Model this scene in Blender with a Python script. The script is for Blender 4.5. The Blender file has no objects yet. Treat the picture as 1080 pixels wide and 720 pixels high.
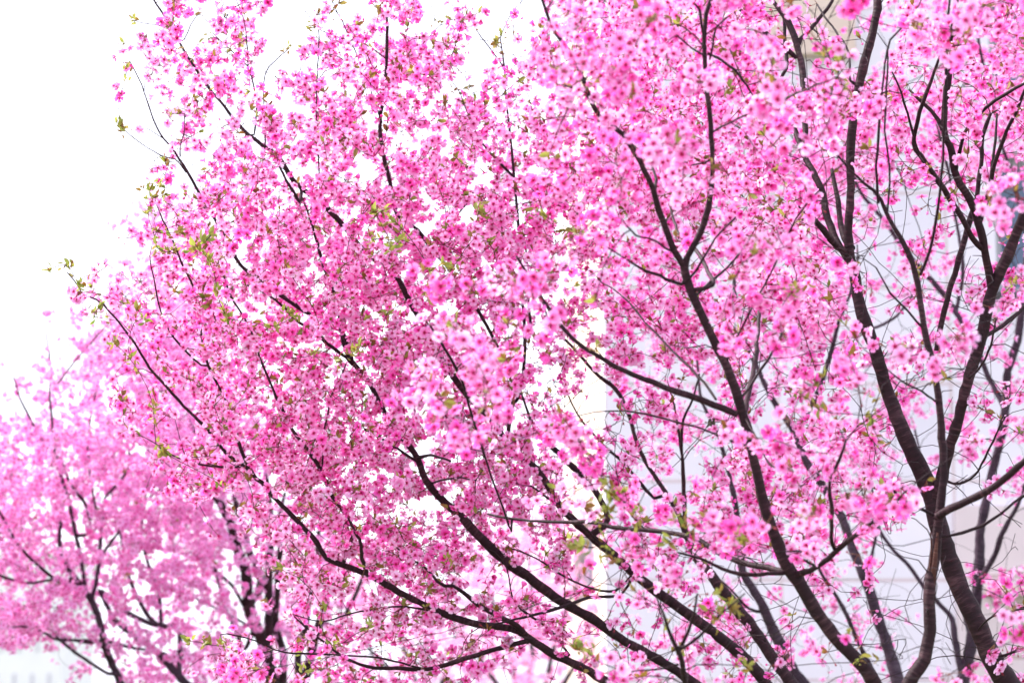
import bpy, math, random
import numpy as np
from mathutils import Vector, Matrix

random.seed(7)
rng = np.random.default_rng(11)
C = bpy.context.scene
COL = C.collection

# ------------------------------------------------------------------ camera, sky, sun, exposure
PITCH = math.radians(9.5)
CAM_Z = 1.6
K = 0.45 / 1080.0                       # metres per photo pixel at one metre (80 mm lens on 36 mm)
cam_d = bpy.data.cameras.new('camera')
cam = bpy.data.objects.new('camera', cam_d)
COL.objects.link(cam)
cam.location = (0, 0, CAM_Z)
cam.rotation_euler = (math.pi / 2 + PITCH, 0, 0)
cam_d.sensor_width = 36
cam_d.lens = 80
cam_d.clip_end = 2000
cam_d.dof.use_dof = True
cam_d.dof.focus_distance = 5.4
cam_d.dof.aperture_fstop = 4.2
cam_d.dof.aperture_blades = 8
C.camera = cam

SUN_EL, SUN_ROT = math.radians(48), math.radians(292)
w = bpy.data.worlds.new('World')
C.world = w
w.use_nodes = True
wn, wl = w.node_tree.nodes, w.node_tree.links
wn.clear()
sky = wn.new('ShaderNodeTexSky')
sky.sky_type = 'NISHITA'
sky.sun_disc = False
sky.sun_elevation = SUN_EL
sky.sun_rotation = SUN_ROT
sky.dust_density = 4.0
sky.air_density = 1.2
hsv = wn.new('ShaderNodeHueSaturation')     # a bright overcast: the blue mostly veiled
hsv.inputs['Saturation'].default_value = 0.5
bg = wn.new('ShaderNodeBackground')
bg.inputs['Strength'].default_value = 0.15
wo = wn.new('ShaderNodeOutputWorld')
wl.new(sky.outputs[0], hsv.inputs['Color'])
veil = wn.new('ShaderNodeMix'); veil.data_type = 'RGBA'   # even cloud cover
veil.inputs['Factor'].default_value = 0.65
veil.inputs['B'].default_value = (5.0, 4.95, 5.9, 1)
wl.new(hsv.outputs[0], veil.inputs['A'])
wl.new(veil.outputs['Result'], bg.inputs['Color'])
wl.new(bg.outputs[0], wo.inputs['Surface'])

sd = bpy.data.lights.new('sun', 'SUN')
sd.energy = 3.0
sd.angle = math.radians(7)
sd.color = (1.0, 0.96, 0.92)
so = bpy.data.objects.new('sun', sd)
COL.objects.link(so)
sdir = Vector((math.sin(SUN_ROT) * math.cos(SUN_EL), math.cos(SUN_ROT) * math.cos(SUN_EL), math.sin(SUN_EL)))
so.rotation_euler = sdir.to_track_quat('Z', 'Y').to_euler()

C.view_settings.view_transform = 'Standard'
C.view_settings.look = 'None'
C.view_settings.exposure = 1.5
C.view_settings.gamma = 1.0
C.view_settings.use_curve_mapping = False
C.cycles.max_bounces = 10
C.cycles.diffuse_bounces = 4
C.cycles.transmission_bounces = 6
C.cycles.use_denoising = True
C.cycles.use_adaptive_sampling = True
C.cycles.adaptive_threshold = 0.02

FW = np.array([0, math.cos(PITCH), math.sin(PITCH)])
UP = np.array([0, -math.sin(PITCH), math.cos(PITCH)])


def P(u, v, d):
    """the point at depth d in front of the camera seen at photo position (u, v)"""
    s = K * d
    return np.array([(u - 540) * s, 0, 0]) + UP * ((360 - v) * s) + FW * d + np.array([0, 0, CAM_Z])


# ------------------------------------------------------------------ object helpers
def tag(o, label=None, cat=None, group=None, kind=None):
    if label: o['label'] = label
    if cat: o['category'] = cat
    if group: o['group'] = group
    if kind: o['kind'] = kind
    return o


def link(name, data, parent=None):
    o = bpy.data.objects.new(name, data)
    COL.objects.link(o)
    if parent is not None:
        o.parent = parent
    return o


def np_mesh(name, verts, quads=None, tris=None, mats=(), fmat=None, attrs=None, smooth=True):
    """mesh from numpy arrays; fmat = material index for quads then tris; attrs = {name: (type, array)} on points"""
    me = bpy.data.meshes.new(name)
    verts = np.asarray(verts, dtype=np.float32)
    nq = 0 if quads is None else len(quads)
    nt = 0 if tris is None else len(tris)
    me.vertices.add(len(verts))
    me.vertices.foreach_set('co', verts.ravel())
    me.loops.add(nq * 4 + nt * 3)
    li = []
    if nq: li.append(np.asarray(quads, dtype=np.int32).ravel())
    if nt: li.append(np.asarray(tris, dtype=np.int32).ravel())
    me.loops.foreach_set('vertex_index', np.concatenate(li))
    me.polygons.add(nq + nt)
    st = np.concatenate([np.arange(nq) * 4, nq * 4 + np.arange(nt) * 3]).astype(np.int32)
    me.polygons.foreach_set('loop_start', st)
    me.polygons.foreach_set('use_smooth', np.full(nq + nt, smooth, dtype=bool))
    if fmat is not None:
        me.polygons.foreach_set('material_index', np.asarray(fmat, dtype=np.int32))
    for m in mats:
        me.materials.append(m)
    for k, (ty, arr) in (attrs or {}).items():
        a = me.attributes.new(k, ty, 'POINT')
        a.data.foreach_set('vector' if ty == 'FLOAT_VECTOR' else 'value', np.asarray(arr, dtype=np.float32).ravel())
    me.update(calc_edges=True)
    me.validate()
    return me


def merge(parts):
    """parts: list of (verts, quads, attr) -> one"""
    vs, qs, at, off = [], [], [], 0
    for v, q, a in parts:
        vs.append(v); qs.append(q + off); at.append(a); off += len(v)
    return np.concatenate(vs), np.concatenate(qs), np.concatenate(at)


def box_arrays(x0, x1, y0, y1, z0, z1):
    v = np.array([[x, y, z] for x in (x0, x1) for y in (y0, y1) for z in (z0, z1)], float)
    q = np.array([[0, 1, 3, 2], [4, 6, 7, 5], [0, 4, 5, 1], [2, 3, 7, 6], [0, 2, 6, 4], [1, 5, 7, 3]])
    return v, q


def boxes(name, bl, mat, parent=None, origin=(0, 0, 0)):
    vs, qs, off = [], [], 0
    for b in bl:
        v, q = box_arrays(*b)
        vs.append(v - np.array(origin)); qs.append(q + off); off += 8
    o = link(name, np_mesh(name, np.concatenate(vs), np.concatenate(qs), mats=[mat], smooth=False), parent)
    if parent is None:
        o.location = origin
    return o


# ------------------------------------------------------------------ materials
def new_mat(name):
    m = bpy.data.materials.new(name)
    m.use_nodes = True
    n = m.node_tree.nodes
    for x in list(n): n.remove(x)
    out = n.new('ShaderNodeOutputMaterial')
    return m, n, m.node_tree.links, out


def ramp(n, stops):
    r = n.new('ShaderNodeValToRGB')
    e = r.color_ramp.elements
    while len(e) > 1: e.remove(e[0])
    e[0].position = stops[0][0]; e[0].color = (*stops[0][1], 1)
    for p, c in stops[1:]:
        x = e.new(p); x.color = (*c, 1)
    return r


def petal_material(name='petal', deep_stops=None, pale_stops=None):
    m, n, l, out = new_mat(name)
    a = n.new('ShaderNodeAttribute'); a.attribute_name = 'fl'
    sep = n.new('ShaderNodeSeparateXYZ'); l.new(a.outputs['Vector'], sep.inputs[0])
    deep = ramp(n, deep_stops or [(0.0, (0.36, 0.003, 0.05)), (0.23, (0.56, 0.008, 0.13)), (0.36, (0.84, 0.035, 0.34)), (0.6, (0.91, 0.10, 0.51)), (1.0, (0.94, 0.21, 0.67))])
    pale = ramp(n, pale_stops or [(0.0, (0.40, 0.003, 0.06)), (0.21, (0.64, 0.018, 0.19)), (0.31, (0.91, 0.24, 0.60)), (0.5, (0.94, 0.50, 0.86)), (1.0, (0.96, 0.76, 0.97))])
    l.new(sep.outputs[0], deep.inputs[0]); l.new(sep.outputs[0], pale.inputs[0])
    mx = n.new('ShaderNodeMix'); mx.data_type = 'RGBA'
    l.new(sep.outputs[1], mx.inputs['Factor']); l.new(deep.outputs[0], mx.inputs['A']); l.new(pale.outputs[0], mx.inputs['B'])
    df = n.new('ShaderNodeBsdfDiffuse'); tr = n.new('ShaderNodeBsdfTranslucent'); ms = n.new('ShaderNodeMixShader')
    ms.inputs[0].default_value = 0.48
    l.new(mx.outputs['Result'], df.inputs['Color']); l.new(mx.outputs['Result'], tr.inputs['Color'])
    l.new(df.outputs[0], ms.inputs[1]); l.new(tr.outputs[0], ms.inputs[2]); l.new(ms.outputs[0], out.inputs[0])
    return m


def thin_material(name, stops, transl=0.35, scale=40):
    m, n, l, out = new_mat(name)
    tc = n.new('ShaderNodeTexCoord'); nz = n.new('ShaderNodeTexNoise'); nz.inputs['Scale'].default_value = scale
    nz.inputs['Detail'].default_value = 2
    l.new(tc.outputs['Object'], nz.inputs['Vector'])
    r = ramp(n, stops); l.new(nz.outputs['Fac'], r.inputs[0])
    df = n.new('ShaderNodeBsdfPrincipled'); df.inputs['Roughness'].default_value = 0.45
    tr = n.new('ShaderNodeBsdfTranslucent'); ms = n.new('ShaderNodeMixShader'); ms.inputs[0].default_value = transl
    l.new(r.outputs[0], df.inputs['Base Color']); l.new(r.outputs[0], tr.inputs['Color'])
    l.new(df.outputs[0], ms.inputs[1]); l.new(tr.outputs[0], ms.inputs[2]); l.new(ms.outputs[0], out.inputs[0])
    return m


def bark_material(name, dark, mid, light):
    m, n, l, out = new_mat(name)
    a = n.new('ShaderNodeAttribute'); a.attribute_name = 'bk'
    mp = n.new('ShaderNodeMapping'); mp.inputs['Scale'].default_value = (22, 22, 130)   # lenticels ring the bark
    l.new(a.outputs['Vector'], mp.inputs[0])
    n1 = n.new('ShaderNodeTexNoise'); n1.inputs['Scale'].default_value = 1.0; n1.inputs['Detail'].default_value = 4; n1.inputs['Roughness'].default_value = 0.65
    l.new(mp.outputs[0], n1.inputs['Vector'])
    n2 = n.new('ShaderNodeTexNoise'); n2.inputs['Scale'].default_value = 9; n2.inputs['Detail'].default_value = 3
    l.new(a.outputs['Vector'], n2.inputs['Vector'])
    add = n.new('ShaderNodeMath'); add.operation = 'MULTIPLY_ADD'; add.inputs[1].default_value = 0.55
    l.new(n1.outputs['Fac'], add.inputs[0])
    m2 = n.new('ShaderNodeMath'); m2.operation = 'MULTIPLY'; m2.inputs[1].default_value = 0.45
    l.new(n2.outputs['Fac'], m2.inputs[0]); l.new(m2.outputs[0], add.inputs[2])
    r = ramp(n, [(0.34, dark), (0.52, mid), (0.70, light)]); l.new(add.outputs[0], r.inputs[0])
    bs = n.new('ShaderNodeBsdfPrincipled'); bs.inputs['Roughness'].default_value = 0.62
    bs.inputs['Specular IOR Level'].default_value = 0.2
    bp = n.new('ShaderNodeBump'); bp.inputs['Strength'].default_value = 0.8; bp.inputs['Distance'].default_value = 0.004
    l.new(n1.outputs['Fac'], bp.inputs['Height']); l.new(bp.outputs[0], bs.inputs['Normal'])
    l.new(r.outputs[0], bs.inputs['Base Color']); l.new(bs.outputs[0], out.inputs[0])
    return m


def surface_material(name, c1, c2, scale, rough=0.85, tile=None, mortar=None, bump=0.1, metallic=0.0):
    m, n, l, out = new_mat(name)
    tc = n.new('ShaderNodeTexCoord')
    nz = n.new('ShaderNodeTexNoise'); nz.inputs['Scale'].default_value = scale; nz.inputs['Detail'].default_value = 6
    l.new(tc.outputs['Object'], nz.inputs['Vector'])
    r = ramp(n, [(0.3, c1), (0.7, c2)]); l.new(nz.outputs['Fac'], r.inputs[0])
    bs = n.new('ShaderNodeBsdfPrincipled'); bs.inputs['Roughness'].default_value = rough; bs.inputs['Metallic'].default_value = metallic
    col = r.outputs[0]
    bp = n.new('ShaderNodeBump'); bp.inputs['Strength'].default_value = bump; bp.inputs['Distance'].default_value = 0.01
    l.new(nz.outputs['Fac'], bp.inputs['Height'])
    if tile:
        # map wall x+y along the brick row, z up, so both faces of a corner get the joints
        sp = n.new('ShaderNodeSeparateXYZ'); l.new(tc.outputs['Object'], sp.inputs[0])
        ad = n.new('ShaderNodeMath'); l.new(sp.outputs[0], ad.inputs[0]); l.new(sp.outputs[1], ad.inputs[1])
        cb = n.new('ShaderNodeCombineXYZ'); l.new(ad.outputs[0], cb.inputs[0]); l.new(sp.outputs[2], cb.inputs[1])
        br = n.new('ShaderNodeTexBrick'); br.inputs['Scale'].default_value = 1.0
        br.inputs['Brick Width'].default_value = tile[0]; br.inputs['Row Height'].default_value = tile[1]
        br.inputs['Mortar Size'].default_value = tile[2]; br.offset = 0.0
        br.inputs['Color1'].default_value = (1, 1, 1, 1); br.inputs['Color2'].default_value = (0.93, 0.93, 0.95, 1); br.inputs['Mortar'].default_value = (*mortar, 1)
        l.new(cb.outputs[0], br.inputs['Vector'])
        mu = n.new('ShaderNodeMix'); mu.data_type = 'RGBA'; mu.blend_type = 'MULTIPLY'; mu.inputs['Factor'].default_value = 1
        l.new(col, mu.inputs['A']); l.new(br.outputs['Color'], mu.inputs['B'])
        col = mu.outputs['Result']
    l.new(col, bs.inputs['Base Color']); l.new(bp.outputs[0], bs.inputs['Normal']); l.new(bs.outputs[0], out.inputs[0])
    return m


M_PETAL = petal_material()
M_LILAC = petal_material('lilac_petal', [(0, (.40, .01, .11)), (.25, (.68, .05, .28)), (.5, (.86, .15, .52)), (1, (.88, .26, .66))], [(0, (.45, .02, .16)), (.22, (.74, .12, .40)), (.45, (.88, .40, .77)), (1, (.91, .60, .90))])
M_CALYX = thin_material('calyx', [(0.3, (0.26, 0.008, 0.03)), (0.7, (0.42, 0.03, 0.06))], 0.15)
M_PEDICEL = thin_material('pedicel', [(0.3, (0.20, 0.05, 0.03)), (0.7, (0.24, 0.13, 0.04))], 0.1)
M_LEAF = thin_material('young_leaf', [(0.3, (0.16, 0.24, 0.04)), (0.5, (0.34, 0.38, 0.07)), (0.68, (0.36, 0.24, 0.07))], 0.5, 18)
M_BRONZE = thin_material('bronze_leaf', [(0.3, (0.20, 0.07, 0.02)), (0.7, (0.30, 0.24, 0.04))], 0.4, 30)
M_DEAD = thin_material('withered_leaf', [(0.3, (0.02, 0.022, 0.022)), (0.7, (0.07, 0.06, 0.03))], 0.1, 25)
M_BARK = bark_material('dark_bark', (0.010, 0.004, 0.006), (0.027, 0.010, 0.015), (0.11, 0.055, 0.065))
M_BARK_GREY_HAZY = bark_material('grey_hazy_bark', (0.022, 0.013, 0.023), (0.050, 0.032, 0.050), (0.11, 0.08, 0.11))  # grey trunks; on the far-left tree, haze put into the bark colour
M_TWIG = bark_material('twig_bark', (0.008, 0.003, 0.005), (0.020, 0.008, 0.012), (0.06, 0.03, 0.036))
M_WALL = surface_material('wall_tiles', (0.70, 0.68, 0.75), (0.80, 0.77, 0.83), 0.9, 0.6, (1.1, 0.62, 0.012), (0.80, 0.70, 0.68))
M_STONE = surface_material('cream_stone', (0.62, 0.50, 0.42), (0.70, 0.58, 0.50), 2.2, 0.8)
M_WHITE = surface_material('white_render', (0.84, 0.83, 0.84), (0.88, 0.87, 0.88), 0.6, 0.8)
M_PINK = surface_material('pink_tiles', (0.64, 0.55, 0.56), (0.72, 0.63, 0.64), 1.2, 0.6, (0.9, 0.5, 0.012), (0.66, 0.56, 0.54))
M_FRAME = surface_material('window_frame', (0.30, 0.30, 0.33), (0.36, 0.36, 0.38), 8, 0.4)
M_SILL = surface_material('dark_sill', (0.03, 0.03, 0.035), (0.05, 0.05, 0.055), 8, 0.5)
M_GLASS = surface_material('window_glass', (0.07, 0.11, 0.19), (0.10, 0.15, 0.24), 0.8, 0.08, bump=0.01)
M_GLASS_SKY = surface_material('painted_sky_glass', (0.55, 0.53, 0.60), (0.62, 0.60, 0.66), 0.8, 0.2, bump=0.01)  # reflected sky put into the pane colour
M_GRASS = surface_material('grass', (0.05, 0.08, 0.025), (0.11, 0.13, 0.045), 14, 0.95, bump=0.6)
M_PAVE = surface_material('paving', (0.30, 0.29, 0.28), (0.38, 0.37, 0.36), 5, 0.9, (0.6, 0.6, 0.012), (0.55, 0.53, 0.5))
M_KERB = surface_material('kerb', (0.34, 0.34, 0.33), (0.42, 0.42, 0.41), 9, 0.85)

# ------------------------------------------------------------------ ground, paths
g = link('ground', np_mesh('ground', [[-900, -100, 0], [900, -100, 0], [900, 1500, 0], [-900, 1500, 0]], [[0, 1, 2, 3]], mats=[M_GRASS], smooth=False))
tag(g, kind='structure')
pv = link('pavement', np_mesh('pavement', [[-40, -6, .004], [40, -6, .004], [40, 3.0, .004], [-40, 3.0, .004]], [[0, 1, 2, 3]], mats=[M_PAVE], smooth=False))
tag(pv, kind='structure')
tag(boxes('kerb', [(-40, 40, 3.0, 3.15, -.05, .12)], M_KERB), kind='structure')
p2 = link('path', np_mesh('path', [[-40, 11.5, .004], [40, 11.5, .004], [40, 13.4, .004], [-40, 13.4, .004]], [[0, 1, 2, 3]], mats=[M_PAVE], smooth=False))
tag(p2, kind='structure')

# ------------------------------------------------------------------ buildings
def tall_building():
    d = 14.5
    x0 = P(637, 360, d)[0]
    y0 = d * math.cos(PITCH)
    root = link('building', None)
    root.location = (x0, y0, 0)
    tag(root, 'pale tiled building with cream side wall and blue windows behind the right trees', 'building')
    H, W, D = 13.0, 12.0, 11.0
    sc = K * d / math.cos(PITCH)

    def lx(u): return (u - 637) * K * d

    def lz(v): return P(540, v, d)[2] + 0.25
    # openings on the front: (x0, x1, z0, z1)
    op = []
    for u0, u1 in ((1054, 1160), (1240, 1350), (1430, 1540), (1620, 1730)):
        for va, vb in ((-420, -170), (-60, 135), (195, 350)):
            op.append((lx(u0), lx(u1), lz(vb), lz(va)))
        op.append((lx(u0), lx(u1), 0.3, 1.25))
    # wall panels between openings: columns of boxes
    xs = sorted({0.0, W} | {a for o in op for a in o[:2]})
    bl = []
    for a, b in zip(xs[:-1], xs[1:]):
        hs = sorted([(o[2], o[3]) for o in op if abs(o[0] - a) < 1e-6])
        z = 0.0
        for z0, z1 in hs:
            bl.append((a, b, 0, 0.3, z, z0)); z = z1
        bl.append((a, b, 0, 0.3, z, H))
    boxes('wall', bl, M_WALL, root)
    # side wall on the sunny cream side, with one blue window band
    zb, zt = lz(462) , lz(436)
    boxes('side_wall', [(0.0, 0.3, 0.302, D, 0, 2.6), (0.0, 0.3, 0.302, D, 3.25, H), (0.0, 0.3, 0.302, 2.2, 2.6, 3.25), (0.0, 0.3, 7.5, D, 2.6, 3.25)], M_STONE, root)
    wf = boxes('window', [(0.06, 0.12, 2.2, 7.5, 2.6, 2.66), (0.06, 0.12, 2.2, 7.5, 3.19, 3.25), (0.06, 0.12, 4.8, 4.88, 2.66, 3.19)], M_FRAME, root)
    boxes('pane', [(0.085, 0.095, 2.2, 7.5, 2.66, 3.19)], M_GLASS, wf)
    boxes('back_wall', [(0.3, W, D - .3, D, 0, H)], M_WALL, root)
    boxes('end_wall', [(W - .3, W, .302, D - .302, 0, H)], M_WALL, root)
    boxes('roof', [(-.25, W + .25, -.25, D + .25, H, H + .35)], M_STONE, root)
    boxes('stone_band', [(lx(806), lx(908), -.10, -.002, lz(88), H - .01), (lx(1170), lx(1235), -.09, -.002, 1.35, lz(560))], M_STONE, root)
    boxes('plinth', [(lx(1000), lx(1166), -.05, -.002, 1.3, lz(578)), (lx(1000), lx(1166), -.05, -.002, 0, 1.15)], M_PINK, root)
    boxes('ledge', [(lx(1028), lx(1166), -.22, -.053, lz(672), lz(664))], M_STONE, root)
    for o in op:
        a, b, z0, z1 = o
        f = boxes('window', [(a, a + .06, .12, .2, z0, z1), (b - .06, b, .12, .2, z0, z1), (a + .06, b - .06, .12, .2, z0, z0 + .06), (a + .06, b - .06, .12, .2, z1 - .06, z1),
                             ((a + b) / 2 - .03, (a + b) / 2 + .03, .12, .2, z0 + .06, z1 - .06)], M_FRAME, root)
        boxes('pane', [(a + .06, b - .06, .155, .165, z0 + .06, z1 - .06)], M_GLASS, f)
        boxes('sill', [(a - .05, b + .05, -.10, .118, z0 - .07, z0 - .003)], M_SILL, f)


def far_building():
    d = 180.0
    y0 = d * math.cos(PITCH)
    a = (-120 - 540) * K * d; b = (76 - 540) * K * d
    root = link('building', None)
    root.location = (a, y0, 0)
    tag(root, 'white building with rows of small grey slit windows low behind the leftmost tree', 'building')
    W = b - a; H = P(0, 590, d)[2]
    boxes('wall', [(0, W, 0, 14, 0, H)], M_WHITE, root)
    boxes('roof', [(-.3, W + .3, -.3, 14.3, H, H + .5)], M_WHITE, root)
    for v in (711, 674.5, 638, 760):
        for u in (-102, -83, -64, -45, -26, -7.5, 11.5, 30, 48.5, 66):
            du = 0 if v < 700 else -4
            x = (u + du + 120) * K * d; z = P(0, v, d)[2] - 0.0
            ww, hh = 3.6 * K * d, 14 * K * d
            f = boxes('window', [(x - .06, x, -.06, -.003, z - hh, z), (x + ww, x + ww + .06, -.06, -.003, z - hh, z), (x - .06, x + ww + .06, -.06, -.003, z + .003, z + .08)], M_WHITE, root)
            boxes('pane', [(x + .003, x + ww - .003, -.04, -.004, z - hh, z)], M_GLASS_SKY, f)


tall_building()
far_building()


# ------------------------------------------------------------------ limbs
def smooth_curve(pts, step):
    """Catmull-Rom through pts (n x k, xyz first), resampled about every step metres"""
    pts = np.asarray(pts, float)
    if len(pts) == 2:
        pts = np.array([pts[0], (pts[0] + pts[1]) / 2, pts[1]])
    p = np.vstack([2 * pts[0] - pts[1], pts, 2 * pts[-1] - pts[-2]])
    out = []
    for i in range(1, len(p) - 2):
        n = max(1, int(round(np.linalg.norm(p[i + 1, :3] - p[i, :3]) / step)))
        for t in np.arange(n) / n:
            t2, t3 = t * t, t * t * t
            out.append(0.5 * (2 * p[i] + (p[i + 1] - p[i - 1]) * t + (2 * p[i - 1] - 5 * p[i] + 4 * p[i + 1] - p[i + 2]) * t2 + (3 * p[i] - p[i - 1] - 3 * p[i + 1] + p[i + 2]) * t3))
    out.append(p[-2])
    return np.array(out)


def tube(c, r, sides, wob=0.0):
    """closed-tip tube along c with radii r -> verts, quads, bark coordinates"""
    n = len(c)
    t = np.gradient(c, axis=0)
    t /= np.maximum(np.linalg.norm(t, axis=1)[:, None], 1e-9)
    a = np.array([0, 0, 1.0]) if abs(t[0][2]) < 0.9 else np.array([1.0, 0, 0])
    nrm = np.zeros_like(c)
    x = np.cross(t[0], a); x /= np.linalg.norm(x)
    for i in range(n):
        x = x - t[i] * np.dot(x, t[i]); x /= max(np.linalg.norm(x), 1e-9)
        nrm[i] = x
    bn = np.cross(t, nrm)
    ang = np.arange(sides) * 2 * math.pi / sides
    rr = np.repeat(r[:, None], sides, 1)
    if wob:
        rr = rr * (1 + wob * rng.standard_normal((n, sides)) * 0.6 + wob * rng.standard_normal((n, 1)))
    v = c[:, None, :] + rr[:, :, None] * (np.cos(ang)[None, :, None] * nrm[:, None, :] + np.sin(ang)[None, :, None] * bn[:, None, :])
    ln = np.concatenate([[0], np.cumsum(np.linalg.norm(np.diff(c, axis=0), axis=1))]) + random.random() * 9
    bk = np.stack([np.cos(ang)[None, :] * rr, np.sin(ang)[None, :] * rr, np.repeat(ln[:, None], sides, 1)], -1)
    i = np.arange(n - 1)[:, None] * sides
    j = np.arange(sides)[None, :]; j2 = (j + 1) % sides
    q = np.stack([i + j, i + j2, i + sides + j2, i + sides + j], -1).reshape(-1, 4)
    v = v.reshape(-1, 3); bk = bk.reshape(-1, 3)
    tip = len(v)
    v = np.vstack([v, c[-1] + t[-1] * r[-1]]); bk = np.vstack([bk, [0, 0, ln[-1]]])
    b = (n - 1) * sides
    cap = np.stack([b + np.arange(sides), b + (np.arange(sides) + 1) % sides, np.full(sides, tip), np.full(sides, tip)], -1)
    return v, q, bk, cap[:, :3]


class Tree:
    def __init__(self, label, base, d, bark, group='flowering cherry trees', thick=0.84):
        self.root = link('cherry_tree', None)
        b = P(base[0], 360, d); self.base = np.array([b[0], P(base[0], base[1], d)[1], 0.0])
        self.root.location = self.base
        tag(self.root, label, 'tree', group)
        self.bark = bark; self.d = d; self.thick = thick; self.petal = M_PETAL
        self.limbs = {}
        self.nodes = []; self.ndir = []; self.nrad = []
        self.twigs = []; self.clusters = []; self.leaves = []
        self.trunk(base)

    def mesh_part(self, name, v, q, bk, cap, mat, kind=None, origin=None):
        me = np_mesh(name, v - self.base, q, cap, [mat], attrs={'bk': ('FLOAT_VECTOR', bk)})
        o = link(name, me, self.root)
        if kind: o['kind'] = kind
        return o

    def trunk(self, base):
        top = P(base[0], base[1], self.d)
        r = base[2] / 2 * K * self.d
        z = top[2]
        pts = [[self.base[0], self.base[1], -0.05, r * 1.75], [self.base[0], self.base[1], 0.08, r * 1.25], [self.base[0] + .01, self.base[1], z * .35, r * 1.0],
               [top[0] - .012, top[1] + .01, z * .7, r * .98], [top[0], top[1], z, r], [top[0], top[1], z + r * .8, r * .55]]
        c = smooth_curve(pts, 0.04)
        v, q, bk, cap = tube(c[:, :3], c[:, 3], 18, 0.035)
        self.mesh_part('trunk', v, q, bk, cap, self.bark)
        self.limbs['trunk'] = dict(c=c, px=None, d=None)
        self.top = top

    def add(self, key, pts, d1, parent='trunk', d0=None, name=None, grow=True):
        """limb drawn base to tip through photo points (u, v, width); depth runs from its parent's to d1"""
        pts = np.array(pts, float)
        pts[:, 2] *= self.thick
        start = None
        if parent == 'trunk':
            d0 = self.d if d0 is None else d0
            start = np.append(self.top + np.array([0, 0, -0.02]), pts[0][2] / 2 * K * d0)
        elif parent is not None:
            pp = self.limbs[parent]
            k = np.argmin(np.hypot(pp['px'][:, 0] - pts[0][0], pp['px'][:, 1] - pts[0][1]))
            d0 = pp['px'][k, 3]
            start = np.append(pp['c'][k, :3], min(pp['c'][k, 3] * .95, pts[0][2] / 2 * K * d0 * 1.25))
        ln = np.concatenate([[0], np.cumsum(np.hypot(*np.diff(pts[:, :2], axis=0).T))])
        ds = d0 + (d1 - d0) * (ln / max(ln[-1], 1)) ** 0.9
        q3 = [np.append(P(u, v, d), ww / 2 * K * d) for (u, v, ww), d in zip(pts, ds)]
        if start is not None and np.linalg.norm(start[:3] - q3[0][:3]) > 0.012:
            q3 = [start] + q3
        wmax = pts[:, 2].max(); dsc = ds.mean() / 5.5
        c = smooth_curve(q3, 0.022 if wmax > 4 else 0.03)
        nk = max(4, len(c) // 5)
        kn = rng.standard_normal((nk, 3)) * min(0.0045, 0.0012 + 0.0005 * pts[:, 2].mean()) * dsc
        kn[0] = 0; kn[-1] *= .3
        c[:, :3] += np.stack([np.interp(np.linspace(0, nk - 1, len(c)), np.arange(nk), kn[:, a]) for a in range(3)], -1)
        c[:, :3] += rng.standard_normal((len(c), 3)) * 0.0006
        c[:, 3] = np.maximum(c[:, 3], 0.0009)
        rel = (c[:, :3] - np.array([0, 0, CAM_Z]))
        dd = rel @ FW; uu = 540 + rel[:, 0] / (K * dd); vv = 360 - (rel @ UP) / (K * dd)
        px = np.stack([uu, vv, c[:, 3] * 2 / (K * dd), dd], -1)
        self.limbs[key] = dict(c=c, px=px)
        sides = 14 if wmax > 11 else 10 if wmax > 6 else 7 if wmax > 3 else 5
        v, q, bk, cap = tube(c[:, :3], c[:, 3], sides, 0.05)
        nm = name or ('limb' if wmax >= 8 else 'branch' if wmax >= 4 else 'twig')
        self.mesh_part(nm, v, q, bk, cap, self.bark if wmax >= 4 or name == 'bark_scar' else M_TWIG)
        if grow:
            t = np.gradient(c[:, :3], axis=0); t /= np.maximum(np.linalg.norm(t, axis=1)[:, None], 1e-9)
            s = slice(2, None)
            self.nodes.append(c[s, :3]); self.ndir.append(t[s]); self.nrad.append(c[s, 3])
        return self


def S(s):
    return [tuple(float(x) for x in t.split(',')) for t in s.split()]


# ---- tree in focus: limbs fan from the lower right to the upper left
A = Tree('sharp cherry tree whose long dark limbs fan out to the upper left across white sky', (915, 832, 62), 6.2, M_BARK, thick=0.76)
A.add('a10', S('862,785,20 830,748,18 805,716,16 790,700,16 765,680,15 745,663,15 715,640,14 685,617,14 670,605,13 650,587,13 635,572,12 612,552,11 590,530,10 565,492,9 550,480,8 535,460,8 520,440,8 500,420,8 482,395,9 460,360,9 440,328,8 425,303,8 410,281,8 395,272,8 379,257,7 357,235,8 332,212,8 307,190,7 292,165,7 280,155,6 265,142,6 255,133,5 233,108,4 215,87,4 195,55,3.5 182,28,3 165,0,3 150,-35,2'), 6.45)
A.add('a1', S('850,800,18 800,765,16 760,738,14 720,712,13 690,694,13 660,678,13 640,665,13 600,638,14 565,613,14 540,595,14 510,568,13 490,547,12 470,530,11 448,508,10 438,488,9 425,466,8 405,435,7 385,400,7 372,380,7 362,360,6 357,345,6 340,338,6 320,330,5 290,307,6 275,293,5 255,280,5 232,240,4 214,212,4 201,190,4 195,180,4 185,160,3 175,145,2.5 165,125,2.5 155,97,2 147,82,2 137,65,1.5'), 6.25)
A.add('a2', S('840,815,15 760,780,13 690,745,12 636,719,12 600,696,11 565,675,11 548,664,10 530,661,10 505,660,10 490,656,10 462,645,10 440,634,9 405,615,9 385,606,8 360,595,8 345,588,7 335,572,7 315,552,7 290,528,6 270,505,6 255,490,6 236,475,5 212,449,5 197,432,4 175,405,4 160,387,3.5 142,359,3.5 132,347,3 122,337,3 100,317,2.5 86,312,2.5 82,302,2 71,287,2'), 6.0)
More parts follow.
